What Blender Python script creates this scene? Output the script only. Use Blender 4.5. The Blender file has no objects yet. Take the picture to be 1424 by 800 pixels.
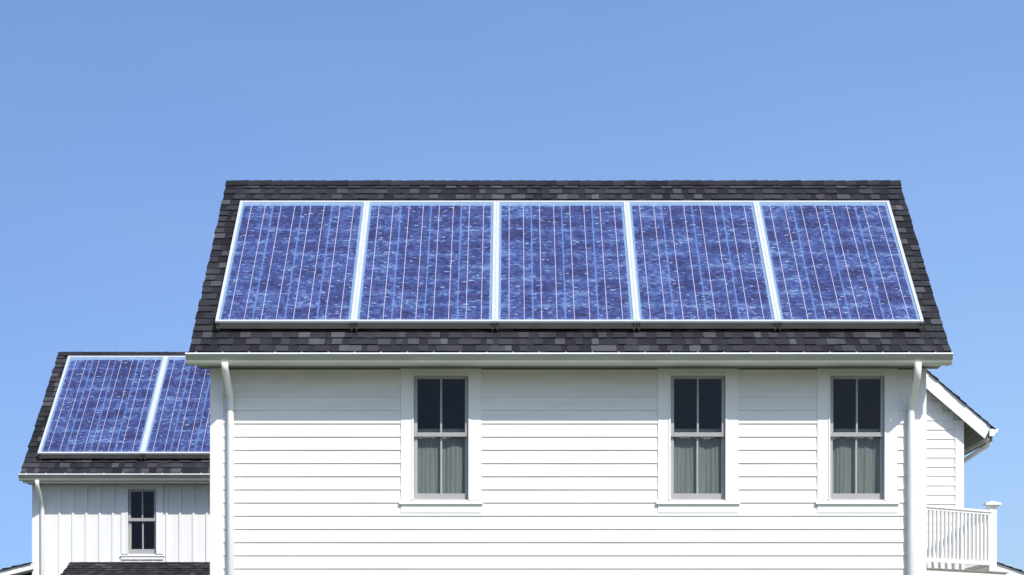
import bpy, bmesh, math, random
from mathutils import Vector, Matrix
R = math.radians
scene = bpy.context.scene
C = scene.collection

# ------------------------------------------------------------------ camera, sky, sun, exposure
FPX, CX, HY, EYE = 3000.0, 712.0, 956.0, 1.6        # measured lens and horizon of the photograph
cam = bpy.data.cameras.new('camera'); co = bpy.data.objects.new('camera', cam); C.objects.link(co)
co.location = (0, 0, EYE); co.rotation_euler = (R(90), 0, 0)
cam.sensor_width = 36; cam.lens = 36 * FPX / 1424.0
cam.shift_y = (HY - 400) / 1424.0
cam.clip_start = 0.1; cam.clip_end = 5000
scene.camera = co

SUN = Vector((0.52, -1.0, 1.10)).normalized()        # direction towards the sun
sun_el = math.asin(SUN.z); sun_az = math.atan2(SUN.x, SUN.y)
w = bpy.data.worlds.new('World'); scene.world = w; w.use_nodes = True
nt = w.node_tree; nt.nodes.clear()
out = nt.nodes.new('ShaderNodeOutputWorld'); bg = nt.nodes.new('ShaderNodeBackground')
sky = nt.nodes.new('ShaderNodeTexSky'); sky.sky_type = 'NISHITA'; sky.sun_disc = False
sky.sun_elevation = sun_el; sky.sun_rotation = sun_az
sky.altitude = 0; sky.air_density = 1.0; sky.dust_density = 1.6; sky.ozone_density = 2.5
tcw = nt.nodes.new('ShaderNodeTexCoord'); sxyz = nt.nodes.new('ShaderNodeSeparateXYZ'); cxyz = nt.nodes.new('ShaderNodeCombineXYZ')
nt.links.new(tcw.outputs['Generated'], sxyz.inputs[0])
k1 = nt.nodes.new('ShaderNodeMath'); k1.operation = 'MULTIPLY_ADD'; nt.links.new(sxyz.outputs[0], k1.inputs[0]); k1.inputs[1].default_value = -.22; k1.inputs[2].default_value = .10
k2 = nt.nodes.new('ShaderNodeMath'); k2.operation = 'MULTIPLY_ADD'; nt.links.new(sxyz.outputs[2], k2.inputs[0]); k2.inputs[1].default_value = .8; nt.links.new(k1.outputs[0], k2.inputs[2])
nt.links.new(sxyz.outputs[0], cxyz.inputs[0]); nt.links.new(sxyz.outputs[1], cxyz.inputs[1]); nt.links.new(k2.outputs[0], cxyz.inputs[2])
vn = nt.nodes.new('ShaderNodeVectorMath'); vn.operation = 'NORMALIZE'; nt.links.new(cxyz.outputs[0], vn.inputs[0]); nt.links.new(vn.outputs[0], sky.inputs[0])
hs = nt.nodes.new('ShaderNodeHueSaturation'); hs.inputs['Saturation'].default_value = 1.0
mx = nt.nodes.new('ShaderNodeMix'); mx.data_type = 'RGBA'; mx.blend_type = 'MULTIPLY'; mx.inputs[0].default_value = 1
mx.inputs[7].default_value = (0.87, 0.965, 1.19, 1)
nt.links.new(sky.outputs[0], hs.inputs['Color']); nt.links.new(hs.outputs[0], mx.inputs[6])
nzw = nt.nodes.new('ShaderNodeTexNoise'); nzw.inputs['Scale'].default_value = 2.6; nzw.inputs['Detail'].default_value = 5   # thin uneven haze high in the sky
mpw = nt.nodes.new('ShaderNodeMapping'); mpw.inputs['Scale'].default_value = (1, 1, 3); nt.links.new(tcw.outputs['Generated'], mpw.inputs[0]); nt.links.new(mpw.outputs[0], nzw.inputs[0])
rw = nt.nodes.new('ShaderNodeMapRange'); rw.inputs[1].default_value = .35; rw.inputs[2].default_value = .75; rw.inputs[3].default_value = 0; rw.inputs[4].default_value = .11
nt.links.new(nzw.outputs[0], rw.inputs[0])
hz = nt.nodes.new('ShaderNodeMix'); hz.data_type = 'RGBA'; nt.links.new(rw.outputs[0], hz.inputs[0]); nt.links.new(mx.outputs[2], hz.inputs[6]); hz.inputs[7].default_value = (3.6, 4.8, 6.4, 1)
nt.links.new(hz.outputs[2], bg.inputs[0]); nt.links.new(bg.outputs[0], out.inputs[0])
bg.inputs[1].default_value = 0.107
sl = bpy.data.lights.new('sun', 'SUN'); sl.energy = 3.2; sl.angle = R(0.5); sl.color = (1.0, 0.965, 0.91)
so = bpy.data.objects.new('sun', sl); C.objects.link(so); so.location = (20, -20, 40)
so.rotation_euler = SUN.to_track_quat('Z', 'Y').to_euler()
vs = scene.view_settings
vs.view_transform = 'Standard'; vs.look = 'None'; vs.gamma = 1; vs.exposure = 0.45
vs.use_curve_mapping = False

# ------------------------------------------------------------------ helpers
def at(px, py, Y):                                   # photo measurement -> point at its true distance
    return ((px - CX) * Y / FPX, Y, EYE + (HY - py) * Y / FPX)
def X(px, Y): return (px - CX) * Y / FPX
def Z(py, Y): return EYE + (HY - py) * Y / FPX

def face(bm, pts):
    return bm.faces.new([bm.verts.new(p) for p in pts])
def bx(bm, x0, x1, y0, y1, z0, z1):
    v = [bm.verts.new(p) for p in ((x0,y0,z0),(x1,y0,z0),(x1,y1,z0),(x0,y1,z0),(x0,y0,z1),(x1,y0,z1),(x1,y1,z1),(x0,y1,z1))]
    return [bm.faces.new([v[i] for i in f]) for f in ((0,3,2,1),(4,5,6,7),(0,1,5,4),(1,2,6,5),(2,3,7,6),(3,0,4,7))]
def prism(bm, prof, a, b, axis='x'):                 # profile extruded along an axis
    def P(p, t):
        return (t, p[0], p[1]) if axis == 'x' else ((p[0], t, p[1]) if axis == 'y' else (p[0], p[1], t))
    A = [bm.verts.new(P(p, a)) for p in prof]; B = [bm.verts.new(P(p, b)) for p in prof]
    n = len(prof); fs = [bm.faces.new(A), bm.faces.new(list(reversed(B)))]
    for i in range(n):
        fs.append(bm.faces.new((A[i], B[i], B[(i+1) % n], A[(i+1) % n])))
    return fs
def tube(bm, pts, r, seg=16, flat=1.0):
    pts = [Vector(p) for p in pts]; rings = []
    for i, p in enumerate(pts):
        d = (pts[min(i+1, len(pts)-1)] - pts[max(i-1, 0)]).normalized()
        ref = Vector((1, 0, 0)) if abs(d.x) < .9 else Vector((0, 1, 0))
        s = (ref - d * ref.dot(d)).normalized(); t = d.cross(s)
        rings.append([bm.verts.new(p + s * r * math.cos(2*math.pi*k/seg) + t * r * flat * math.sin(2*math.pi*k/seg)) for k in range(seg)])
    for a, b in zip(rings, rings[1:]):
        for k in range(seg):
            bm.faces.new((a[k], a[(k+1) % seg], b[(k+1) % seg], b[k])).smooth = True
    bm.faces.new(rings[0][::-1]); bm.faces.new(rings[-1])
def smooth_path(pts, r=0.07, n=5):
    pts = [Vector(p) for p in pts]; o = [pts[0]]
    for i in range(1, len(pts)-1):
        a, b, c = pts[i-1], pts[i], pts[i+1]
        p0 = b + (a-b).normalized()*min(r, (a-b).length*.45); p1 = b + (c-b).normalized()*min(r, (c-b).length*.45)
        for k in range(n+1):
            t = k/n; o.append(p0*(1-t)**2 + b*2*t*(1-t) + p1*t*t)
    o.append(pts[-1]); return o

def wpos(o):
    p = Vector((0, 0, 0))
    while o: p = p + Vector(o.location); o = o.parent
    return p
def obj(name, bm, mat, parent=None, recalc=True, bevel=0):
    if recalc: bmesh.ops.recalc_face_normals(bm, faces=bm.faces[:])
    if parent:
        bmesh.ops.translate(bm, verts=bm.verts[:], vec=-wpos(parent))
    me = bpy.data.meshes.new(name); bm.to_mesh(me); bm.free(); me.materials.append(mat)
    o = bpy.data.objects.new(name, me); C.objects.link(o)
    if parent: o.parent = parent
    if bevel:
        m = o.modifiers.new('bevel', 'BEVEL'); m.width = bevel; m.segments = 2; m.limit_method = 'ANGLE'
    return o
def thing(name, label, cat, loc=(0,0,0), rx=0, group=None):
    o = bpy.data.objects.new(name, None); C.objects.link(o); o.location = loc; o.rotation_euler = (rx, 0, 0)
    o.empty_display_size = .2
    o['label'] = label; o['category'] = cat
    if group: o['group'] = group
    return o
def NB(): return bmesh.new()

# ------------------------------------------------------------------ materials
def mat(name, col, rough=.5, noise=None, bump=None, metallic=0, spec=.5, coat=0):
    m = bpy.data.materials.new(name); m.use_nodes = True; n = m.node_tree.nodes; L = m.node_tree.links
    b = n['Principled BSDF']; b.inputs['Base Color'].default_value = (*col, 1); b.inputs['Roughness'].default_value = rough
    b.inputs['Metallic'].default_value = metallic; b.inputs['Specular IOR Level'].default_value = spec
    b.inputs['Coat Weight'].default_value = coat
    tc = n.new('ShaderNodeTexCoord')
    if noise:
        sc, amt, stretch = noise
        mp = n.new('ShaderNodeMapping'); mp.inputs['Scale'].default_value = stretch
        nz = n.new('ShaderNodeTexNoise'); nz.inputs['Scale'].default_value = sc; nz.inputs['Detail'].default_value = 6
        L.new(tc.outputs['Object'], mp.inputs[0]); L.new(mp.outputs[0], nz.inputs[0])
        rp = n.new('ShaderNodeMapRange'); rp.inputs[1].default_value = .3; rp.inputs[2].default_value = .7
        rp.inputs[3].default_value = 1-amt; rp.inputs[4].default_value = 1+amt*.3
        L.new(nz.outputs[0], rp.inputs[0])
        mu = n.new('ShaderNodeMix'); mu.data_type = 'RGBA'; mu.blend_type = 'MULTIPLY'; mu.inputs[0].default_value = 1
        mu.inputs[6].default_value = (*col, 1); L.new(rp.outputs[0], mu.inputs[7]); L.new(mu.outputs[2], b.inputs['Base Color'])
    if bump:
        sc, st, stretch = bump
        mp = n.new('ShaderNodeMapping'); mp.inputs['Scale'].default_value = stretch
        nz = n.new('ShaderNodeTexNoise'); nz.inputs['Scale'].default_value = sc; nz.inputs['Detail'].default_value = 5
        L.new(tc.outputs['Object'], mp.inputs[0]); L.new(mp.outputs[0], nz.inputs[0])
        bp = n.new('ShaderNodeBump'); bp.inputs['Strength'].default_value = st; bp.inputs['Distance'].default_value = .01
        L.new(nz.outputs[0], bp.inputs['Height']); L.new(bp.outputs[0], b.inputs['Normal'])
    return m
M_SIDING = mat('white_clapboard_paint', (.80,.79,.745), .55, (1.3,.09,(.6,1,6.5)), (9,.12,(.3,1,5)))
M_BATTEN = mat('white_batten_board_paint', (.81,.80,.76), .55, (1.5,.06,(6,1,1)), (9,.12,(5,1,.3)))
M_TRIM = mat('white_trim_paint', (.82,.81,.77), .5, (3,.05,(1,1,1)), (14,.08,(1,1,1)))
M_SOFFIT = mat('shaded_soffit_paint', (.16,.16,.135), .6, (3,.12,(1,1,1)))  # base colour lowered to deepen the shade under the eaves
M_GUTTER = mat('gutter_enamel_shaded', (.42,.44,.38), .35, (2.5,.14,(1,3,3)))  # shade of the undercut front is put into this grey; the lip stays white
M_LIP = mat('gutter_lip_enamel', (.84,.83,.80), .4, (4,.08,(1,1,1)))
M_DRIP = mat('drip_edge_metal', (.42,.40,.36), .45, (6,.15,(1,1,1)))
M_PIPE = mat('downspout_enamel', (.84,.84,.80), .35, (4,.08,(1,1,.4)))
M_SASH = mat('grey_window_vinyl', (.36,.355,.345), .45, (8,.08,(1,1,1)))
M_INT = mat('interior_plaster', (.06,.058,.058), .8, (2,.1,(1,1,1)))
M_CURT = mat('curtain_cloth', (.56,.59,.57), .9, (10,.12,(3,1,.3)))
M_FRAME = mat('anodised_aluminium', (.66,.67,.67), .35, (5,.05,(1,1,1)), metallic=.15)
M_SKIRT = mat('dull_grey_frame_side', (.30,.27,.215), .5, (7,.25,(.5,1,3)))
M_BACK = mat('panel_backsheet', (.24,.36,.50), .3, (12,.15,(1,1,1)), coat=1)
M_GAP = mat('cell_gap_foil', (.16,.25,.52), .3, (12,.35,(1,1,1)), coat=1)
M_BUS = mat('tinned_busbar', (.66,.62,.78), .3, (30,.25,(1,1,1)), metallic=.2)
M_DARK = mat('dark_steel', (.05,.045,.04), .5, (20,.3,(1,1,1)))
M_YARD = mat('dry_lawn', (.165,.175,.095), .95, (.25,.25,(1,1,1)), (30,.4,(1,1,1)))

def shingle_mat():
    m = bpy.data.materials.new('asphalt_shingle'); m.use_nodes = True; n = m.node_tree.nodes; L = m.node_tree.links
    b = n['Principled BSDF']; b.inputs['Roughness'].default_value = .9; b.inputs['Specular IOR Level'].default_value = .2
    a = n.new('ShaderNodeAttribute'); a.attribute_name = 'tone'
    tc = n.new('ShaderNodeTexCoord')
    nz = n.new('ShaderNodeTexNoise'); nz.inputs['Scale'].default_value = 55; nz.inputs['Detail'].default_value = 8; nz.inputs['Roughness'].default_value = .8
    L.new(tc.outputs['Object'], nz.inputs[0])
    rp = n.new('ShaderNodeMapRange'); rp.inputs[1].default_value = .3; rp.inputs[2].default_value = .7; rp.inputs[3].default_value = .65; rp.inputs[4].default_value = 1.35
    L.new(nz.outputs[0], rp.inputs[0])
    n2 = n.new('ShaderNodeTexNoise'); n2.inputs['Scale'].default_value = 1.1; n2.inputs['Detail'].default_value = 3
    L.new(tc.outputs['Object'], n2.inputs[0])
    r2 = n.new('ShaderNodeMapRange'); r2.inputs[1].default_value = .35; r2.inputs[2].default_value = .65; r2.inputs[3].default_value = .85; r2.inputs[4].default_value = 1.12
    L.new(n2.outputs[0], r2.inputs[0])
    mm = n.new('ShaderNodeMath'); mm.operation = 'MULTIPLY'; L.new(rp.outputs[0], mm.inputs[0]); L.new(r2.outputs[0], mm.inputs[1])
    mu = n.new('ShaderNodeMix'); mu.data_type = 'RGBA'; mu.blend_type = 'MULTIPLY'; mu.inputs[0].default_value = 1
    L.new(a.outputs['Color'], mu.inputs[6]); L.new(mm.outputs[0], mu.inputs[7]); L.new(mu.outputs[2], b.inputs['Base Color'])
    bp = n.new('ShaderNodeBump'); bp.inputs['Strength'].default_value = .5; bp.inputs['Distance'].default_value = .004
    n3 = n.new('ShaderNodeTexNoise'); n3.inputs['Scale'].default_value = 180; L.new(tc.outputs['Object'], n3.inputs[0])
    L.new(n3.outputs[0], bp.inputs['Height']); L.new(bp.outputs[0], b.inputs['Normal'])
    return m
M_SHING = shingle_mat()

def cell_mat():
    m = bpy.data.materials.new('polycrystalline_cell'); m.use_nodes = True; n = m.node_tree.nodes; L = m.node_tree.links
    b = n['Principled BSDF']; b.inputs['Roughness'].default_value = .35; b.inputs['Coat Weight'].default_value = 1; b.inputs['Coat Roughness'].default_value = .04
    tc = n.new('ShaderNodeTexCoord'); oi = n.new('ShaderNodeObjectInfo')
    ad = n.new('ShaderNodeVectorMath'); ad.operation = 'MULTIPLY_ADD'
    L.new(oi.outputs['Random'], ad.inputs[0]); ad.inputs[1].default_value = (37, 53, 19); L.new(tc.outputs['Object'], ad.inputs[2])
    def vor(sc, stretch):
        mp = n.new('ShaderNodeMapping'); mp.inputs['Scale'].default_value = stretch
        nz = n.new('ShaderNodeTexNoise'); nz.inputs['Scale'].default_value = sc*.6; nz.inputs['Detail'].default_value = 2
        L.new(ad.outputs[0], mp.inputs[0]); L.new(mp.outputs[0], nz.inputs[0])
        mixv = n.new('ShaderNodeVectorMath'); mixv.operation = 'MULTIPLY_ADD'
        L.new(nz.outputs['Color'], mixv.inputs[0]); mixv.inputs[1].default_value = (.05,.05,.05); L.new(mp.outputs[0], mixv.inputs[2])
        v = n.new('ShaderNodeTexVoronoi'); v.inputs['Scale'].default_value = sc; L.new(mixv.outputs[0], v.inputs['Vector'])
        s = n.new('ShaderNodeSeparateColor'); L.new(v.outputs['Color'], s.inputs[0]); return s
    s1 = vor(27, (.75, 1, 1)); s2 = vor(58, (.45, 1, 1))
    nz = n.new('ShaderNodeTexNoise'); nz.inputs['Scale'].default_value = 3.0; nz.inputs['Detail'].default_value = 3; L.new(ad.outputs[0], nz.inputs[0])
    def math_(op, a, bb):
        k = n.new('ShaderNodeMath'); k.operation = op
        for i, q in enumerate((a, bb)):
            if isinstance(q, (int, float)): k.inputs[i].default_value = q
            else: L.new(q, k.inputs[i])
        return k.outputs[0]
    t = math_('ADD', math_('MULTIPLY', s1.outputs[0], .50), math_('MULTIPLY', s2.outputs[1], .46))
    t = math_('SUBTRACT', t, .06)
    t = math_('ADD', t, math_('MULTIPLY', math_('SUBTRACT', nz.outputs[0], .5), .9))
    a = n.new('ShaderNodeAttribute'); a.attribute_name = 'tone'; sa = n.new('ShaderNodeSeparateColor'); L.new(a.outputs['Color'], sa.inputs[0])
    t = math_('ADD', t, math_('MULTIPLY', math_('SUBTRACT', sa.outputs[0], .5), .30))
    # cells are paler towards the row gaps (wafer edges)
    uv = n.new('ShaderNodeUVMap'); uv.uv_map = 'UVMap'; su = n.new('ShaderNodeSeparateXYZ'); L.new(uv.outputs[0], su.inputs[0])
    ed = math_('ABSOLUTE', math_('SUBTRACT', su.outputs[1], .5), 0)
    ed = math_('MULTIPLY', math_('POWER', math_('MULTIPLY', ed, 2.0), 3.0), .38)
    t = math_('ADD', t, math_('SUBTRACT', ed, .05))
    ex = math_('ABSOLUTE', math_('SUBTRACT', su.outputs[0], .5), 0)
    t = math_('ADD', t, math_('MULTIPLY', math_('POWER', math_('MULTIPLY', ex, 2.0), 14.0), .2))
    cr = n.new('ShaderNodeValToRGB'); e = cr.color_ramp.elements
    e[0].position = 0; e[0].color = (.024,.022,.060,1)
    e[1].position = 1.0; e[1].color = (.17,.25,.42,1)
    for p, c in ((.25,(.033,.036,.115)), (.45,(.040,.056,.175)), (.65,(.056,.088,.245)), (.85,(.10,.145,.31))):
        q = e.new(p); q.color = (*c, 1)
    L.new(t, cr.inputs[0])
    # a few purple-brown grains and a few bright ones
    g1 = math_('GREATER_THAN', s1.outputs[1], .86)
    mu = n.new('ShaderNodeMix'); mu.data_type = 'RGBA'; L.new(math_('MULTIPLY', g1, .4), mu.inputs[0]); L.new(cr.outputs[0], mu.inputs[6]); mu.inputs[7].default_value = (.10,.065,.21,1)
    g2 = math_('GREATER_THAN', s2.outputs[2], .978)
    mv = n.new('ShaderNodeMix'); mv.data_type = 'RGBA'; L.new(math_('MULTIPLY', g2, .65), mv.inputs[0]); L.new(mu.outputs[2], mv.inputs[6]); mv.inputs[7].default_value = (.38,.48,.62,1)
    L.new(mv.outputs[2], b.inputs['Base Color'])
    return m
M_CELL = cell_mat()

def glass_mat():
    m = bpy.data.materials.new('window_glass'); m.use_nodes = True; n = m.node_tree.nodes; L = m.node_tree.links
    n.remove(n['Principled BSDF']); o = n['Material Output']
    tr = n.new('ShaderNodeBsdfTransparent'); tr.inputs[0].default_value = (.50,.52,.51,1)
    gl = n.new('ShaderNodeBsdfGlossy'); gl.inputs['Roughness'].default_value = .01
    lw = n.new('ShaderNodeLayerWeight'); lw.inputs['Blend'].default_value = .5
    pw = n.new('ShaderNodeMath'); pw.operation = 'POWER'; L.new(lw.outputs['Facing'], pw.inputs[0]); pw.inputs[1].default_value = 5
    fr = n.new('ShaderNodeMath'); fr.operation = 'MULTIPLY_ADD'; L.new(pw.outputs[0], fr.inputs[0]); fr.inputs[1].default_value = .95; fr.inputs[2].default_value = .024
    mx = n.new('ShaderNodeMixShader'); L.new(fr.outputs[0], mx.inputs[0]); L.new(tr.outputs[0], mx.inputs[1]); L.new(gl.outputs[0], mx.inputs[2])
    tc = n.new('ShaderNodeTexCoord'); nz = n.new('ShaderNodeTexNoise'); nz.inputs['Scale'].default_value = 2; L.new(tc.outputs['Object'], nz.inputs[0])
    bp = n.new('ShaderNodeBump'); bp.inputs['Strength'].default_value = .15; bp.inputs['Distance'].default_value = .02; L.new(nz.outputs[0], bp.inputs['Height']); L.new(bp.outputs[0], gl.inputs['Normal'])
    L.new(mx.outputs[0], o.inputs[0]); return m
M_GLASS = glass_mat()

# ------------------------------------------------------------------ ground
bm = NB(); face(bm, [(-2500,-2500,0),(2500,-2500,0),(2500,2500,0),(-2500,2500,0)])
g = obj('ground', bm, M_YARD); g['kind'] = 'structure'

# ------------------------------------------------------------------ roof builder
rnd = random.Random(7)
TONES = [(.018,.018,.022)]*3 + [(.025,.025,.030)]*4 + [(.034,.034,.038)]*5 + [(.048,.048,.052)]*3 + [(.074,.074,.078)]*2
def shingles(name, parent, O, u, v, n, W, L, exp=.152, tabw=(.07,.18)):
    """courses of laminated tabs on the plane O + a*u + b*v"""
    O, u, v, n = map(Vector, (O, u, v, n))
    bm = NB(); col = bm.loops.layers.float_color.new('tone')
    def slab(a0, a1, b0, b1, h0, h1, c, skirt=0):
        base = -.012
        P = [O+u*a0+v*b0+n*base, O+u*a1+v*b0+n*base, O+u*a1+v*b1+n*base, O+u*a0+v*b1+n*base,
             O+u*a0+v*b0+n*h0, O+u*a1+v*b0+n*h0, O+u*a1+v*b1+n*h1, O+u*a0+v*b1+n*h1]
        q = [bm.verts.new(p) for p in P]
        for f in ((4,5,6,7),(0,1,5,4),(1,2,6,5),(3,0,4,7)):
            fc = bm.faces.new([q[i] for i in f])
            k = 1 if f[0] == 4 else .45                  # black asphalt of cut edges, with the tabs' shadow line put into the colour
            for l in fc.loops: l[col] = (c[0]*k, c[1]*k, c[2]*k, 1)
    nc = int(L/exp + .5); e = L/nc
    for i in range(nc):
        a = -rnd.random()*.02; thick = rnd.random() < .5
        while a < W:
            thick = (not thick) if rnd.random() < .8 else thick
            wd = rnd.uniform(*tabw)*(1 if thick else .85)
            a1 = a + wd
            if W - a1 < .05: a1 = W + rnd.random()*.012
            c = rnd.choice(TONES[8:] if thick else TONES[:8])
            j = rnd.uniform(.85, 1.2); c = (c[0]*j, c[1]*j*rnd.uniform(.97,1.02), c[2]*j)
            h = .020 if thick else .010
            d = rnd.uniform(-.004, .004)
            slab(a, min(a1, W+.012), i*e + d - (.0 if thick else -.004), (i+1)*e + .01, h + rnd.uniform(-.001,.002), .002, c)
            a = a1
    return obj(name, bm, M_SHING, parent, recalc=False)
def ridge_cap(parent, x0, x1, Y, z, pitch_f, w=.105):
    bm = NB(); col = bm.loops.layers.float_color.new('tone')
    x = x0; t = math.tan(pitch_f)
    while x < x1:
        l = min(.145*rnd.uniform(.92,1.08), x1-x); c = rnd.choice(TONES[1:8]); h0 = .044+rnd.random()*.004; h1 = h0+.006
        dy = w*math.cos(pitch_f); dz = w*math.sin(pitch_f)
        pts = []
        for xx, h in ((x, h0), (x+l+.002, h1)):
            pts.append([(xx, Y-dy, z-dz+h), (xx, Y-.02, z+h+.004), (xx, Y+.02, z+h+.004), (xx, Y+dy, z-dz+h), (xx, Y+dy, z-dz+.01), (xx, Y, z-.02), (xx, Y-dy, z-dz+.01)])
        A = [bm.verts.new(p) for p in pts[0]]; B = [bm.verts.new(p) for p in pts[1]]; n = len(A)
        fs = [bm.faces.new(A), bm.faces.new(B[::-1])]
        for k in range(n): fs.append(bm.faces.new((A[k], B[k], B[(k+1)%n], A[(k+1)%n])))
        for f in fs:
            k_ = 1 if abs(f.calc_center_median().y-Y) < dy*.8 else .35  # outer edges darkened: the cap's shadow line is painted into them
            for L_ in f.loops: L_[col] = (c[0]*k_, c[1]*k_, c[2]*k_, 1)
        x += l
    return obj('ridge_cap', bm, M_SHING, parent)
def tone_all(o, c):
    a = o.data.color_attributes.new('tone', 'FLOAT_COLOR', 'CORNER')
    for d in a.data: d.color = (*c, 1)

def gutter(parent, x0, x1, Yf, zt, hangers=.305, s=1.0):
    """K-style gutter along x, front lip at Yf, top at zt"""
    P = [(0,0),(0,-.016),(.012,-.020),(.016,-.034),(.030,-.048),(.052,-.070),(.060,-.090),(.074,-.112),(.092,-.120),(.150,-.120),(.150,0),
         (.146,0),(.146,-.116),(.093,-.116),(.078,-.109),(.064,-.088),(.056,-.068),(.034,-.044),(.020,-.032),(.016,-.016),(.016,-.003),(.004,-.003)]
    bm = NB(); prism(bm, [(Yf+a*s, zt+b*s) for a, b in P], x0, x1)
    body = P[:11]
    for xe in (x0-.004, x1):                           # end caps
        prism(bm, [(Yf+a*s, zt+b*s) for a, b in body], xe, xe+.004)
    g = obj('gutter', bm, M_GUTTER, parent)
    bm = NB(); bx(bm, x0-.003, x1+.003, Yf-.006, Yf+.012, zt-.010, zt+.006); 
    obj('gutter_lip', bm, M_LIP, g)
    x = x0 + .12
    while x < x1:
        bm = NB(); bx(bm, x-.005, x+.005, Yf+.014, Yf+.11, zt+.002, zt+.018); obj('gutter_hanger', bm, M_LIP, g); x += hangers
    return g
def pipe(parent, pts, r=.042, straps=()):
    bm = NB(); tube(bm, smooth_path(pts, .10, 7), r); p = obj('downspout', bm, M_PIPE, parent)
    for (x, y, z) in straps:
        bm = NB(); tube(bm, [(x,y,z-.012),(x,y,z+.012)], r*1.09); bx(bm, x-.065, x+.065, y+r*.75, y+r*.75+.006, z-.012, z+.012); obj('pipe_strap', bm, M_PIPE, p)
    return p

def window(parent, x0, x1, z0, z1, Yw, cw=.145, head=None, frac=.535, out=.026, label=None, sillout=.02, ap=.10, sd=.055):
    """double hung two-over-two window; opening x0..x1, z0..z1 in a wall whose face is Yw"""
    head = head or cw
    bm = NB(); f = Yw - out
    bx(bm, x0-cw, x0, f, Yw+.02, z0-.002, z1); bx(bm, x1, x1+cw, f, Yw+.02, z0-.002, z1)
    bx(bm, x0-cw, x1+cw, f-.003, Yw+.02, z1, z1+head)
    casing = obj('window', bm, M_TRIM, parent, bevel=.003)
    if label: casing['label'] = label
    bm = NB(); t = .016                                  # bead round the opening, and jambs
    for a, b in ((x0-t, x0+.004), (x1-.004, x1+t)): bx(bm, a, b, f-.010, Yw+.14, z0, z1+t)
    bx(bm, x0+.004, x1-.004, f-.010, Yw+.14, z1-.004, z1+t); bx(bm, x0+.004, x1-.004, f+.03, Yw+.14, z0-.03, z0)
    obj('window_frame', bm, M_TRIM, casing)
    bm = NB(); prism(bm, [(f-sillout-.006, z0-sd), (f-sillout-.006, z0-.028), (Yw+.02, z0-.004), (Yw+.02, z0-sd)], x0-cw-.02, x1+cw+.02)
    obj('sill', bm, M_TRIM, casing, bevel=.003)
    bm = NB(); bx(bm, x0-cw, x1+cw, f+.002, Yw+.02, z0-sd-ap, z0-sd); obj('apron', bm, M_TRIM, casing, bevel=.003)
    zm = z1 - (z1-z0)*(1-frac) ; st = .040
    a, b = x0+.006, x1-.006; xm = (x0+x1)/2
    def sash(nm, y, zb, zt, rb, rt):
        bm = NB(); d = .034
        bx(bm, a, a+st, y, y+d, zb, zt); bx(bm, b-st, b, y, y+d, zb, zt)
        bx(bm, a+st, b-st, y+.001, y+d, zb, zb+rb); bx(bm, a+st, b-st, y+.001, y+d, zt-rt, zt)
        s = obj(nm, bm, M_SASH, casing, bevel=.003)
        bm = NB(); bx(bm, xm-.011, xm+.011, y+.004, y+.03, zb+rb, zt-rt); obj('muntin', bm, M_SASH, casing)
        bm = NB(); face(bm, [(a+st, y+.02, zb+rb), (b-st, y+.02, zb+rb), (b-st, y+.02, zt-rt), (a+st, y+.02, zt-rt)])
        obj('glass', bm, M_GLASS, casing, recalc=False)
    sash('upper_sash', Yw+.005, zm-.005, z1-.006, .050, .034)
    sash('lower_sash', Yw+.046, z0+.004, zm+.035, .075, .036)
    return casing
def curtain(label, x0, x1, z0, z1, Y, seed, group):
    r = random.Random(seed); bm = NB(); n = 140; m = 16; rows = []
    ph = [r.uniform(0, 6.28) for _ in range(5)]; fq = r.uniform(18, 29); am = r.uniform(.020, .027)
    for j in range(m+1):
        t = j/m; z = z0+(z1-z0)*t; row = []
        for i in range(n+1):
            s = i/n; x = x0+(x1-x0)*s
            q = s*fq + 1.6*math.sin(s*9+ph[0]) + .5*math.sin(t*2.2+ph[1])
            y = Y + am*(.55+.45*math.sin(s*7+ph[0]))*math.sin(q+ph[2]) * (1-.35*t) + .004*math.sin(s*83+ph[3]+t*.8)
            x += .018*math.sin(q*.5+ph[4])*(1-t)
            row.append(bm.verts.new((x, y, z)))
        rows.append(row)
    for a, b in zip(rows, rows[1:]):
        for i in range(n): bm.faces.new((a[i], a[i+1], b[i+1], b[i])).smooth = True
    r0 = bpy.data.objects.new('curtain', None)
    bpy.data.objects.remove(r0)
    loc = Vector(((x0+x1)/2, Y, z0)); bmesh.ops.translate(bm, verts=bm.verts[:], vec=-loc)
    o = obj('curtain', bm, M_CURT); o.location = loc
    o['label'] = label; o['category'] = 'curtain'; o['group'] = group
    return o

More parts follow.
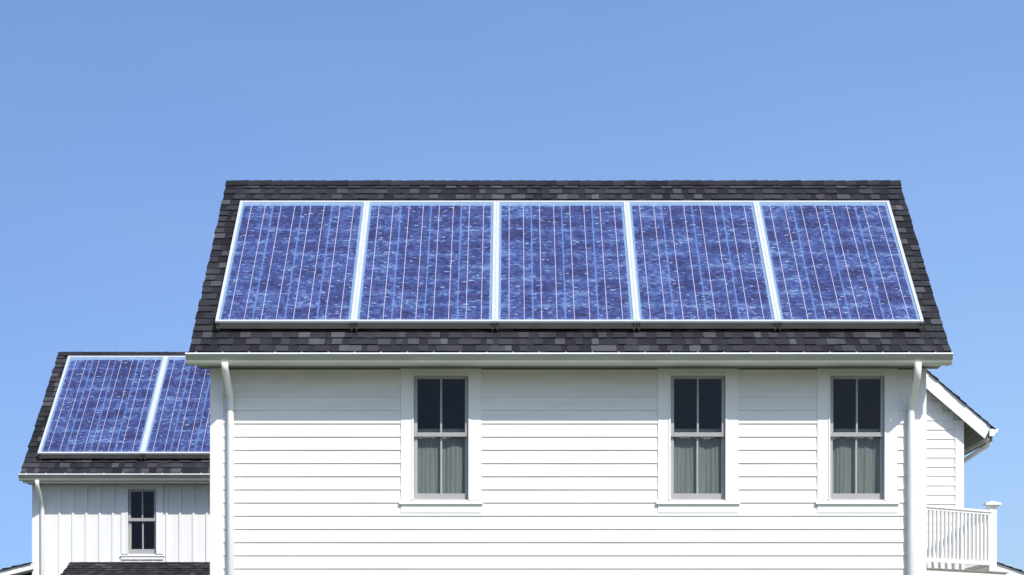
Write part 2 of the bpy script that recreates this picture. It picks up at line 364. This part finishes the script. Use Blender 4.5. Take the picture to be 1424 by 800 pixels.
def clap(bm, x0, x1, zlo, zhi, Yw, zref, pitch, holes=(), clip=None, back=.02):
    k0 = int(math.floor((zlo-zref)/pitch)); k1 = int(math.ceil((zhi-zref)/pitch))
    for k in range(k0, k1):
        a = max(zref+k*pitch, zlo); b = min(zref+(k+1)*pitch, zhi)
        if b-a < .004: continue
        cuts = []
        segs = [(x0, x1)]
        for (h0, h1, v0, v1) in holes:
            # split the board vertically where a hole edge crosses it
            if v1 > a and v0 < b: cuts.append((h0, h1, max(v0, a), min(v1, b)))
        zs = sorted({a, b, *[c[2] for c in cuts], *[c[3] for c in cuts]})
        for za, zb in zip(zs, zs[1:]):
            segs = [(x0, x1)]
            for c in cuts:
                if c[2] < (za+zb)/2 < c[3]:
                    new = []
                    for s in segs:
                        if c[1] <= s[0] or c[0] >= s[1]: new.append(s)
                        else:
                            if c[0] > s[0]: new.append((s[0], c[0]))
                            if c[1] < s[1]: new.append((c[1], s[1]))
                    segs = new
            fr = lambda z: Yw - .004 - .015*(1-(z-(zref+k*pitch))/pitch)
            for s in segs:
                e0, e1 = s
                if clip: e0, e1 = max(e0, clip(zb)[0]), min(e1, clip(zb)[1])
                if e1-e0 > .01:
                    prism(bm, [(Yw+back, za), (fr(za), za), (fr(zb), zb), (Yw+back, zb)], e0, e1)

# ================================================================== MAIN HOUSE
YE, YR = 25.0, 28.26
ZE, ZR = 5.50, Z(252, YR) - .03
PITCH = math.atan2(ZR-ZE, YR-YE)
RX0, RX1 = -3.735, 5.075
YW = 25.52
WX0, WX1 = X(293, YW), X(1287, YW)
ZS = 5.368
YB = 2*YR - YW
house = thing('house', 'large white clapboard house with dark shingle roof carrying five solar panels', 'house', ((WX0+WX1)/2, YW, 0))
wins = [(X(575,YW), X(652,YW)), (X(932,YW), X(1009,YW)), (X(1153.5,YW), X(1230,YW))]
wz0, wz1 = Z(695.3, YW), Z(522.3, YW)
holes = [(a, b, wz0, wz1) for a, b in wins]
bm = NB(); CB = .15
clap(bm, WX0+CB, WX1-CB, .25, ZS-.01, YW, Z(589.3, YW), 18.32*YW/FPX, holes)
obj('clapboard_siding', bm, M_SIDING, house)
bm = NB()
bx(bm, WX0, WX0+CB, YW-.028, YW+.1, .25, ZS); bx(bm, WX0-.006, WX0, YW-.022, YW+.12, .25, ZS)
cb = obj('corner_board', bm, M_TRIM, house)
bm = NB(); bx(bm, WX1-CB, WX1, YW-.028, YW+.1, .25, ZS); bx(bm, WX1, WX1+.006, YW-.022, YW+.12, .25, ZS); obj('corner_board', bm, M_TRIM, house)
# shell behind the siding (openings left for the windows)
bm = NB()
edges = [WX0+.01] + [e for ab in wins for e in ab] + [WX1-.01]
for i in range(0, len(edges), 2): bx(bm, edges[i], edges[i+1], YW+.02, YW+.12, 0, ZS)
for a, b in wins: bx(bm, a, b, YW+.02, YW+.12, 0, wz0-.03); bx(bm, a, b, YW+.02, YW+.12, wz1+.016, ZS)
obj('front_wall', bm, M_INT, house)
bm = NB()
for xa, xb in ((WX0, WX0+.12), (WX1-.12, WX1)):
    zu = lambda y: ZE-.07+(y-YE)*math.tan(PITCH)
    prism(bm, [(YW+.12, 0), (YB, 0), (YB, zu(YW)-.02), (YR, ZR-.12), (YW+.12, zu(YW+.12)-.02)], xa, xb)
    prism(bm, [(YE+.08, ZS+.002), (YW+.119, ZS+.002), (YW+.119, zu(YW+.119)-.02), (YE+.08, zu(YE+.08)-.02)], xa+.004, xb-.004)
bx(bm, WX0+.12, WX1-.12, YB-.12, YB, 0, ZS+.1)
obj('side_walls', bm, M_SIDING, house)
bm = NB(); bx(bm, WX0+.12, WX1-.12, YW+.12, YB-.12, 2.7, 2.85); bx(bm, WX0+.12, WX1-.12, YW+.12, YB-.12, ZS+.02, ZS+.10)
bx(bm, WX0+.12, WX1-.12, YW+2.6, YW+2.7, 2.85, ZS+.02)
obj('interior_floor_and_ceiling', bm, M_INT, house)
for i, (a, b) in enumerate(wins):
    window(house, a, b, wz0, wz1, YW, cw=.148, head=ZS-.001-wz1, frac=.512)
    curtain(['pale green grey curtain behind lower sash of the leftmost large window',
             'pale green grey curtain in the middle of the three large windows',
             'pale green grey curtain in the large window next to the right downspout'][i],
            a+.0, b-.0, wz0-.02, wz0+(wz1-wz0)*.58, YW+.118, 11+i*5, 'curtains behind the lower sashes')
# roof
u, v, n = (1,0,0), (0, math.cos(PITCH), math.sin(PITCH)), (0, -math.sin(PITCH), math.cos(PITCH))
SL = math.hypot(ZR-ZE, YR-YE)
bm = NB(); th = .13
prism(bm, [(YE+.012, ZE-.018), (YR, ZR-.016), (2*YR-YE, ZE-.018), (2*YR-YE, ZE-.018-.03), (YR, ZR-th-.03), (YE+.012, ZE-.048)], RX0+.006, RX1-.006)
roof = obj('roof', bm, M_SHING, house); tone_all(roof, (.03,.03,.034))
shingles('shingle_courses', roof, (RX0, YE-.025, ZE-.022), u, v, n, RX1-RX0, SL+.02)
ridge_cap(roof, RX0-.01, RX1+.01, YR, ZR-.018, PITCH)
bm = NB()                                                # rake boards, fascia
for xa, xb in ((RX0+.012, RX0+.04), (RX1-.04, RX1-.012)):
    bm = NB(); prism(bm, [(YE+.05, ZE-.062), (YR, ZR-th-.03), (2*YR-YE-.05, ZE-.062), (2*YR-YE-.05, ZE-.17), (YR, ZR-th-.16), (YE+.05, ZE-.17)], xa, xb)
    obj('rake_board', bm, M_TRIM, roof)
bm = NB(); bx(bm, RX0+.04, RX1-.04, YE+.052, YE+.075, ZS-.030, ZE-.062); obj('fascia', bm, M_TRIM, roof)
bm = NB(); bx(bm, RX0+.012, RX1-.012, YE-.014, YE+.05, ZE-.060, ZE-.036); obj('drip_edge', bm, M_DRIP, roof)
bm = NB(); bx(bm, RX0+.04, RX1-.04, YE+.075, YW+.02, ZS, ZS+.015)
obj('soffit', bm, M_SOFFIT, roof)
gutter(house, X(258,24.9), X(1325,24.9), 24.89, ZE-.044)
yp = YW-.075
pipe(house, [(X(312.5,24.965), 24.965, 5.36), (X(312.5,24.965), 24.975, 5.285), (X(320.5,yp), yp, 5.03), (X(320.5,yp), yp, .15)])
pipe(house, [(X(1276.5,24.965), 24.965, 5.36), (X(1276.5,24.965), 24.965, 5.22), (X(1267,yp), yp, 4.94), (X(1267,yp), yp, .15)])

# ================================================================== LEFT WING
VE, VR = 34.0, 36.87
VZE, VZR = Z(657.5, VE), Z(490, VR) - .03
VP = math.atan2(VZR-VZE, VR-VE)
VX0, VX1 = X(29, VE), 2.75
VW = 34.42
VWX0, VWX1 = X(45, VW), 2.85
VS = VZE-.15
wing = thing('house_wing', 'smaller white board and batten house behind on the left with two solar panels', 'house', ((VWX0+VWX1)/2, VW, 0))
vw = (X(178,VW), X(218,VW), Z(770.5,VW), Z(680.4,VW))
bm = NB()
bx(bm, VWX0+.02, vw[0], VW, VW+.12, 0, VS); bx(bm, vw[1], VWX1, VW, VW+.12, 0, VS)
bx(bm, vw[0], vw[1], VW, VW+.12, 0, vw[2]-.03); bx(bm, vw[0], vw[1], VW, VW+.12, vw[3]+.016, VS)
px = 198/2.424
while px < 800:
    xx = X(px, VW)
    c0, c1 = vw[0]-.11, vw[1]+.11
    if xx+.04 < c0 or xx > c1: bx(bm, xx, xx+.036, VW-.024, VW, .2, VS-.002)
    else:
        bx(bm, xx, xx+.036, VW-.024, VW, .2, vw[2]-.13); bx(bm, xx, xx+.036, VW-.024, VW, vw[3]+.10, VS-.002)
    px += 18.62
obj('batten_wall', bm, M_BATTEN, wing)
bm = NB(); bx(bm, VWX0, VWX0+.12, VW-.022, VW+.1, .2, VS); obj('corner_board', bm, M_TRIM, wing)
bm = NB()
VB = 2*VR-VW
for xa, xb in ((VWX0, VWX0+.12), (VWX1-.12, VWX1)):
    zu = lambda y: VZE-.07+(y-VE)*math.tan(VP)
    prism(bm, [(VW+.12, 0), (VB, 0), (VB, zu(VW)-.02), (VR, VZR-.12), (VW+.12, zu(VW+.12)-.02)], xa, xb)
    prism(bm, [(VE+.08, VS+.016), (VW+.119, VS+.016), (VW+.119, zu(VW+.119)-.02), (VE+.08, zu(VE+.08)-.02)], xa+.004, xb-.004)
bx(bm, VWX0+.12, VWX1-.12, VB-.12, VB, 0, VS+.1)
obj('side_walls', bm, M_BATTEN, wing)
bm = NB(); bx(bm, VWX0+.12, VWX1-.12, VW+.12, VB-.12, 2.4, 2.5); bx(bm, VWX0+.12, VWX1-.12, VW+.12, VB-.12, VS+.02, VS+.10)
bx(bm, VWX0+.12, VWX1-.12, VW+2.2, VW+2.3, 2.5, VS+.02)
obj('interior_floor_and_ceiling', bm, M_INT, wing)
window(wing, vw[0], vw[1], vw[2], vw[3], VW, cw=.105, head=.09, frac=.51, ap=.05, sillout=.006, sd=.04)
v2, n2 = (0, math.cos(VP), math.sin(VP)), (0, -math.sin(VP), math.cos(VP))
bm = NB()
prism(bm, [(VE+.012, VZE-.018), (VR, VZR-.016), (2*VR-VE, VZE-.018), (2*VR-VE, VZE-.048), (VR, VZR-.16), (VE+.012, VZE-.048)], VX0+.006, VX1-.006)
vroof = obj('roof', bm, M_SHING, wing); tone_all(vroof, (.03,.03,.034))
shingles('shingle_courses', vroof, (VX0, VE-.025, VZE-.022), u, v2, n2, VX1-VX0, math.hypot(VZR-VZE, VR-VE)+.02)
ridge_cap(vroof, VX0-.01, VX1, VR, VZR-.018, VP)
bm = NB()
for xa, xb in ((VX0+.012, VX0+.04), (VX1-.04, VX1-.012)):
    bm = NB(); prism(bm, [(VE+.05, VZE-.045), (VR, VZR-.13), (2*VR-VE-.05, VZE-.045), (2*VR-VE-.05, VZE-.16), (VR, VZR-.28), (VE+.05, VZE-.16)], xa, xb)
    obj('rake_board', bm, M_TRIM, vroof)
bm = NB(); bx(bm, VX0+.04, VX1-.04, VE+.052, VE+.075, VS-.012, VZE-.03); obj('fascia', bm, M_TRIM, vroof)
bm = NB(); bx(bm, VX0+.04, VX1-.04, VE+.075, VW+.02, VS, VS+.015); obj('soffit', bm, M_SOFFIT, vroof)
gutter(wing, X(25.5,33.9), 2.7, 33.90, VZE-.030, s=.82)
yq = VW-.065
pipe(wing, [(X(51.5,33.97), 33.97, VZE-.12), (X(51.5,33.97), 33.97, VZE-.20), (X(59,yq), yq, VZE-.50), (X(59,yq), yq, .15)], r=.034)

def leanto_front(parent, x0, x1, Ytop, ztop, run, slope):
    """lean-to roof falling towards the camera"""
    L = run/math.cos(slope)
    v3, n3 = (0, -math.cos(slope), -math.sin(slope)), (0, -math.sin(slope), math.cos(slope))
    bm = NB(); zl = ztop-run*math.tan(slope)
    prism(bm, [(Ytop, ztop-.02), (Ytop-run, zl-.02), (Ytop-run, zl-.14), (Ytop, ztop-.14)], x0+.01, x1)
    r = obj('porch_roof', bm, M_TRIM, parent)
    O = (x0, Ytop-run-.02, zl-.014); vv = (0, math.cos(slope), math.sin(slope))
    shingles('shingle_courses', r, O, (1,0,0), vv, n3, x1-x0, L, exp=.148)
leanto_front(wing, X(100,VW), -2.6, VW-.03, Z(781,VW), 2.2, R(17.7))
# side lean-to left of the wing, its rake facing the camera
sx0, sz0 = VWX0+.03, Z(781, 34.3); sl_ = math.atan2(Z(781,34.3)-Z(793,34.3), X(48,34.3)-X(0,34.3)); run = 2.4
bm = NB(); prism(bm, [(sx0, sz0-.02), (sx0-run, sz0-.02-run*math.tan(sl_)), (sx0-run, sz0-.12-run*math.tan(sl_)), (sx0, sz0-.12)], 34.3, 37.2, 'y')
so_ = obj('side_porch_roof', bm, M_TRIM, wing)
bm = NB(); prism(bm, [(sx0, sz0-.16), (sx0-run+.3, sz0-.16-(run-.3)*math.tan(sl_)), (sx0-run+.3, sz0-.5-(run-.3)*math.tan(sl_)), (sx0, sz0-.5)], 34.7, 37.0, 'y')
obj('porch_ceiling', bm, M_SOFFIT, so_)
Ls = run/math.cos(sl_)
shingles('shingle_courses', so_, (sx0-run-.02, 37.2, sz0-.016-run*math.tan(sl_)), (0,-1,0), (math.cos(sl_),0,math.sin(sl_)), (-math.sin(sl_),0,math.cos(sl_)), 2.93, Ls)

# ================================================================== RIGHT EXTENSION
EW = 35.0; EF = 34.76
tx, tz = X(1383, EF), Z(595, EF); SLP = .861
PX = 5.11
T = lambda x: tz + SLP*(tx - (x if x > PX else 2*PX-x))
ER = X(1340, EW); ELx = 2*PX-ER
ext = thing('house_extension', 'white gabled extension with a balcony half hidden behind the house on the right', 'house', ((ER+ELx)/2, EW, 0))
def clipf(z):
    x = tx - (z + .24 - tz)/SLP; return (2*PX-x, x)
bm = NB(); ecb = X(1340,EW)-X(1328,EW)
clap(bm, ELx+ecb, ER-ecb, .2, 7.6, EW, Z(585, EW), 12.93*EW/FPX, clip=clipf)
obj('clapboard_siding', bm, M_SIDING, ext)
bm = NB(); bx(bm, ER-ecb, ER, EW-.028, EW+.1, .2, T(ER)-.24); obj('corner_board', bm, M_TRIM, ext)
bm = NB(); prism(bm, [(ELx, 0), (ER-.002, 0), (ER-.002, T(ER)-.25), (PX, T(PX)-.25), (ELx, T(ER)-.25)], EW+.02, 41, 'y'); obj('wall', bm, M_SIDING, ext)
bm = NB(); dz = .035
for s in (1, -1):
    q = lambda x: PX + s*(x-PX)
    prism(bm, [(PX, T(PX)-dz), (q(tx-.03), T(tx-.03)-dz), (q(tx-.03), T(tx-.03)-dz-.08), (PX, T(PX)-dz-.08)], EF+.045, 41.2, 'y')
er = obj('roof', bm, M_SOFFIT, ext)
bm = NB()
for s in (1, -1):
    q = lambda x: PX + s*(x-PX)
    prism(bm, [(PX, T(PX)-dz+.0), (q(tx-.06), T(tx-.06)-dz), (q(tx-.155), T(tx-.155)-.305), (PX, T(PX)-.305)], EF, EF+.045, 'y')
obj('rake_board', bm, M_TRIM, er)
bm = NB()
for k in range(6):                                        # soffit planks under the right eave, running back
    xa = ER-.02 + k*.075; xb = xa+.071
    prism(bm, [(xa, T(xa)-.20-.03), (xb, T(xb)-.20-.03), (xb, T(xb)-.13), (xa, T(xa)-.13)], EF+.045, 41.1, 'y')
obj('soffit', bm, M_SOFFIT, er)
bm = NB(); bx(bm, tx-.10, tx-.07, EF+.045, 41.1, T(tx)-.20, T(tx)-.02); obj('fascia', bm, M_TRIM, er)
th_ = math.atan(SLP); Lx = math.hypot(tx-PX, T(PX)-T(tx))
shingles('shingle_courses', er, (tx+.01, EF-.02, tz-.030), (0,1,0), (-math.cos(th_),0,math.sin(th_)), (math.sin(th_),0,math.cos(th_)), 6.4, Lx, tabw=(.2,.5))
bm = NB()
gp = [(.15,0),(.15,-.018),(.135,-.024),(.13,-.045),(.09,-.075),(.075,-.105),(.055,-.115),(0,-.115),(0,0)]
gx, gz = tx-.085, tz-.022
prism(bm, [(gx+a, gz+b) for a, b in gp], EF-.03, 41, 'y'); eg = obj('gutter', bm, M_LIP, ext)
pipe(ext, [(gx+.05, 35.02, gz-.11), (gx+.05, 35.02, gz-.22), (ER+.045, 36.15, gz-.50), (ER+.045, 36.15, .2)], r=.036)

# balcony
A = Vector((6.20, 33.69)); B = Vector((7.79, 35.0)); D = Vector((7.79, 38.3))
zt = Z(703, 34.0); zdeck = 3.47; zbr = Z(781.5, 34.0)
bm = NB()
dp = [(6.15,35.0),(6.15,33.52),(6.22,33.50),(8.02,35.0),(7.96,35.1),(7.96,38.4),(7.34,38.4),(7.34,35.0)]
prism(bm, [(a, b) for a, b in dp], zdeck-.30, zdeck-.022, 'z')
deck = obj('balcony', bm, M_TRIM, ext)
bm = NB(); dp2 = [(6.13,35.0),(6.13,33.50),(6.22,33.47),(8.06,35.0),(7.99,35.12),(7.99,38.42),(7.34,38.42),(7.34,35.0)]
prism(bm, dp2, zdeck-.02, zdeck, 'z'); obj('deck_edge', bm, M_SKIRT, deck)
def bar(bm, p, q, w, z0, z1):
    d = (q-p).normalized(); s = Vector((-d.y, d.x))*w/2
    pts = [p+s, q+s, q-s, p-s]; prism(bm, [(a.x, a.y) for a in pts], z0, z1, 'z')
for p, q in ((A, B), (B, D)):
    bm = NB(); bar(bm, p, q, .085, zt-.035, zt); bar(bm, p, q, .045, zt-.075, zt-.035); obj('top_rail', bm, M_TRIM, deck)
    bm = NB(); bar(bm, p, q, .05, zbr, zbr+.06); obj('bottom_rail', bm, M_TRIM, deck)
    L = (q-p).length; k = int(L/.097); d = (q-p).normalized()
    for i in range(1, k):
        c = p + d*(L*i/k); bm = NB(); bar(bm, c-d*.017, c+d*.017, .034, zbr+.06, zt-.075); obj('baluster', bm, M_TRIM, deck)
bm = NB(); bx(bm, B.x-.06, B.x+.06, B.y-.06, B.y+.06, zdeck, zt+.06)
post = obj('post', bm, M_TRIM, deck)
bm = NB(); c = B
bx(bm, c.x-.085, c.x+.085, c.y-.085, c.y+.085, zt+.06, zt+.085)
bx(bm, c.x-.125, c.x+.125, c.y-.125, c.y+.125, zt+.085, zt+.115)
top = bm.verts.new((c.x, c.y, zt+.16)); vv = [bm.verts.new((c.x+a*.125, c.y+b*.125, zt+.115)) for a, b in ((-1,-1),(1,-1),(1,1),(-1,1))]
for i in range(4): bm.faces.new((vv[i], vv[(i+1)%4], top))
obj('post_cap', bm, M_TRIM, deck)
# lean-to right of the balcony, rake facing the camera
lx, lz, ls = 7.93, 3.67+.012, math.atan2(Z(781,35.5)-Z(795,35.5), X(1424,35.5)-X(1385,35.5)); run = 2.2; t3 = math.tan(ls)
bm = NB(); prism(bm, [(lx, lz-.02), (lx+run, lz-.02-run*t3), (lx+run, lz-.26-run*t3), (lx, lz-.26)], 35.5, 38.5, 'y')
lr = obj('side_porch_roof', bm, M_TRIM, ext)
shingles('shingle_courses', lr, (lx+run+.02, 35.47, lz-.016-run*t3), (0,1,0), (-math.cos(ls),0,math.sin(ls)), (math.sin(ls),0,math.cos(ls)), 3.05, run/math.cos(ls))
bm = NB(); bx(bm, ER+.02, lx+run-.3, 35.75, 35.85, 0, lz-.27-(run-.3)*t3); bx(bm, ER+.02, lx, 35.75, 35.85, 0, zdeck-.31); obj('porch_wall', bm, M_SIDING, ext)

# ================================================================== SOLAR PANELS
def solve(py, YE_, ZE_, a, h):
    lo, hi = 0, 6
    for _ in range(60):
        s = (lo+hi)/2; y = YE_+s*math.cos(a)-h*math.sin(a); z = ZE_+s*math.sin(a)+h*math.cos(a)
        p = HY-(z-EYE)*FPX/y
        if p > py: lo = s
        else: hi = s
    return s
H = .155; TH = .105
s0, s1 = solve(446.5, YE, ZE, PITCH, H), solve(279, YE, ZE, PITCH, H)
t0, t1 = solve(630, VE, VZE, VP, H), solve(509, VE, VZE, VP, H)
PW = (X(1280,25.44)-X(303,25.44))/5
PL = ((s1-s0)+(t1-t0))/2
print('panel', PW, s1-s0, t1-t0)
PLm = s1-s0
grp = 'solar panels on the dark shingle roofs'
def make_panel(label, PL):
    r = thing('solar_panel', label, 'solar panel', (0,0,0), 0, grp)
    W = PW-.001; F = .037; hx = W/2
    bm = NB()
    bx(bm, -hx, -hx+F, 0, PL, -.03, 0); bx(bm, hx-F, hx, 0, PL, -.03, 0)
    bx(bm, -hx+F, hx-F, 0, F, -.03, -.001); bx(bm, -hx+F, hx-F, PL-F, PL, -.03, -.001)
    obj('frame', bm, M_FRAME, r, bevel=.003)
    bm = NB()
    bx(bm, -hx+.004, hx-.004, .004, .03, -TH, -.03); bx(bm, -hx+.004, hx-.004, PL-.03, PL-.004, -TH, -.03)
    bx(bm, -hx+.004, -hx+.03, .03, PL-.03, -TH, -.03); bx(bm, hx-.03, hx-.004, .03, PL-.03, -TH, -.03)
    obj('frame_side', bm, M_SKIRT, r)
    bm = NB(); face(bm, [(-hx+F, F, -.012), (hx-F, F, -.012), (hx-F, PL-F, -.012), (-hx+F, PL-F, -.012)])
    face(bm, [(-hx+F, F, -.034), (-hx+F, PL-F, -.034), (hx-F, PL-F, -.034), (hx-F, F, -.034)])
    obj('backsheet', bm, M_BACK, r, recalc=False)
    cx0, cx1, cy0, cy1 = -hx+F+.030, hx-F-.030, F+.012, PL-F-.085
    gw, gh = .014, .005; cw = (cx1-cx0-3*gw)/4; ch = (cy1-cy0-8*gh)/9
    bm = NB(); uvl = bm.loops.layers.uv.new('UVMap'); col = bm.loops.layers.float_color.new('tone')
    bb = NB(); rr = random.Random(5); gg = NB()
    for i in range(3):
        x = cx0+i*(cw+gw)+cw; face(gg, [(x,cy0,-.010),(x+gw,cy0,-.010),(x+gw,cy1,-.010),(x,cy1,-.010)])
    obj('column_gap', gg, M_GAP, r, recalc=False)
    for i in range(4):
        x = cx0+i*(cw+gw)
        for j in range(9):
            y = cy0+j*(ch+gh); f = face(bm, [(x,y,-.008),(x+cw,y,-.008),(x+cw,y+ch,-.008),(x,y+ch,-.008)]); t = rr.random()
            for l, q in zip(f.loops, ((0,0),(1,0),(1,1),(0,1))): l[uvl].uv = q; l[col] = (t,t,t,1)
        for fr in (.26, .745):
            xb = x+cw*fr; face(bb, [(xb-.0035,cy0-.004,-.005),(xb+.0035,cy0-.004,-.005),(xb+.0035,cy1+.004,-.005),(xb-.0035,cy1+.004,-.005)])
    obj('cells', bm, M_CELL, r, recalc=False); obj('busbars', bb, M_BUS, r, recalc=False)
    for k in (-1, 1):                                       # rail ends with clamps under the joints
        bm = NB(); x = k*(hx-.03); bx(bm, x-.012, x+.012, -.012, .004, -.055, -.022)
        bx(bm, x-.012, x+.012, -.010, .3, -H+.022, -TH); tube(bm, [(x,-.022,-.04),(x,-.012,-.04)], .009, 8)
        obj('clamp', bm, M_DARK, r)
    return r
def copy_thing(src, label):
    r = src.copy(); C.objects.link(r); r['label'] = label
    for ch in src.children:
        c = ch.copy(); C.objects.link(c); c.parent = r
    return r
MAIN_EDGES = (302.5, 493.5, 688.5, 884, 1079, 1280)   # the outer panels differ a little in width
labels = ['leftmost of the five blue solar panels on the large roof', 'second solar panel from the left on the large roof',
          'middle one of the five blue solar panels on the large roof', 'second solar panel from the right on the large roof',
          'rightmost of the five blue solar panels on the large roof']
p0 = make_panel(labels[0], PLm)
kids = list(p0.children)
def put(o, x, YE_, ZE_, a, s):
    o.location = (x, YE_+s*math.cos(a)-H*math.sin(a), ZE_+s*math.sin(a)+H*math.cos(a)); o.rotation_euler = (a, 0, 0)
for i in range(5):
    p = p0 if i == 0 else copy_thing(p0, labels[i])
    ea, eb = MAIN_EDGES[i], MAIN_EDGES[i+1]
    put(p, X((ea+eb)/2, 25.44), YE, ZE, PITCH, s0); p.scale.x = (eb-ea)/((1280-303)/5)
xl = X(58.5, 34.5)
for i, lb in enumerate(['blue solar panel nearest the left edge of the smaller roof', 'blue solar panel on the smaller roof, partly hidden by the large house']):
    p = copy_thing(p0, lb); put(p, xl+PW*(i+.5), VE, VZE, VP, t0); p.scale.x = 1
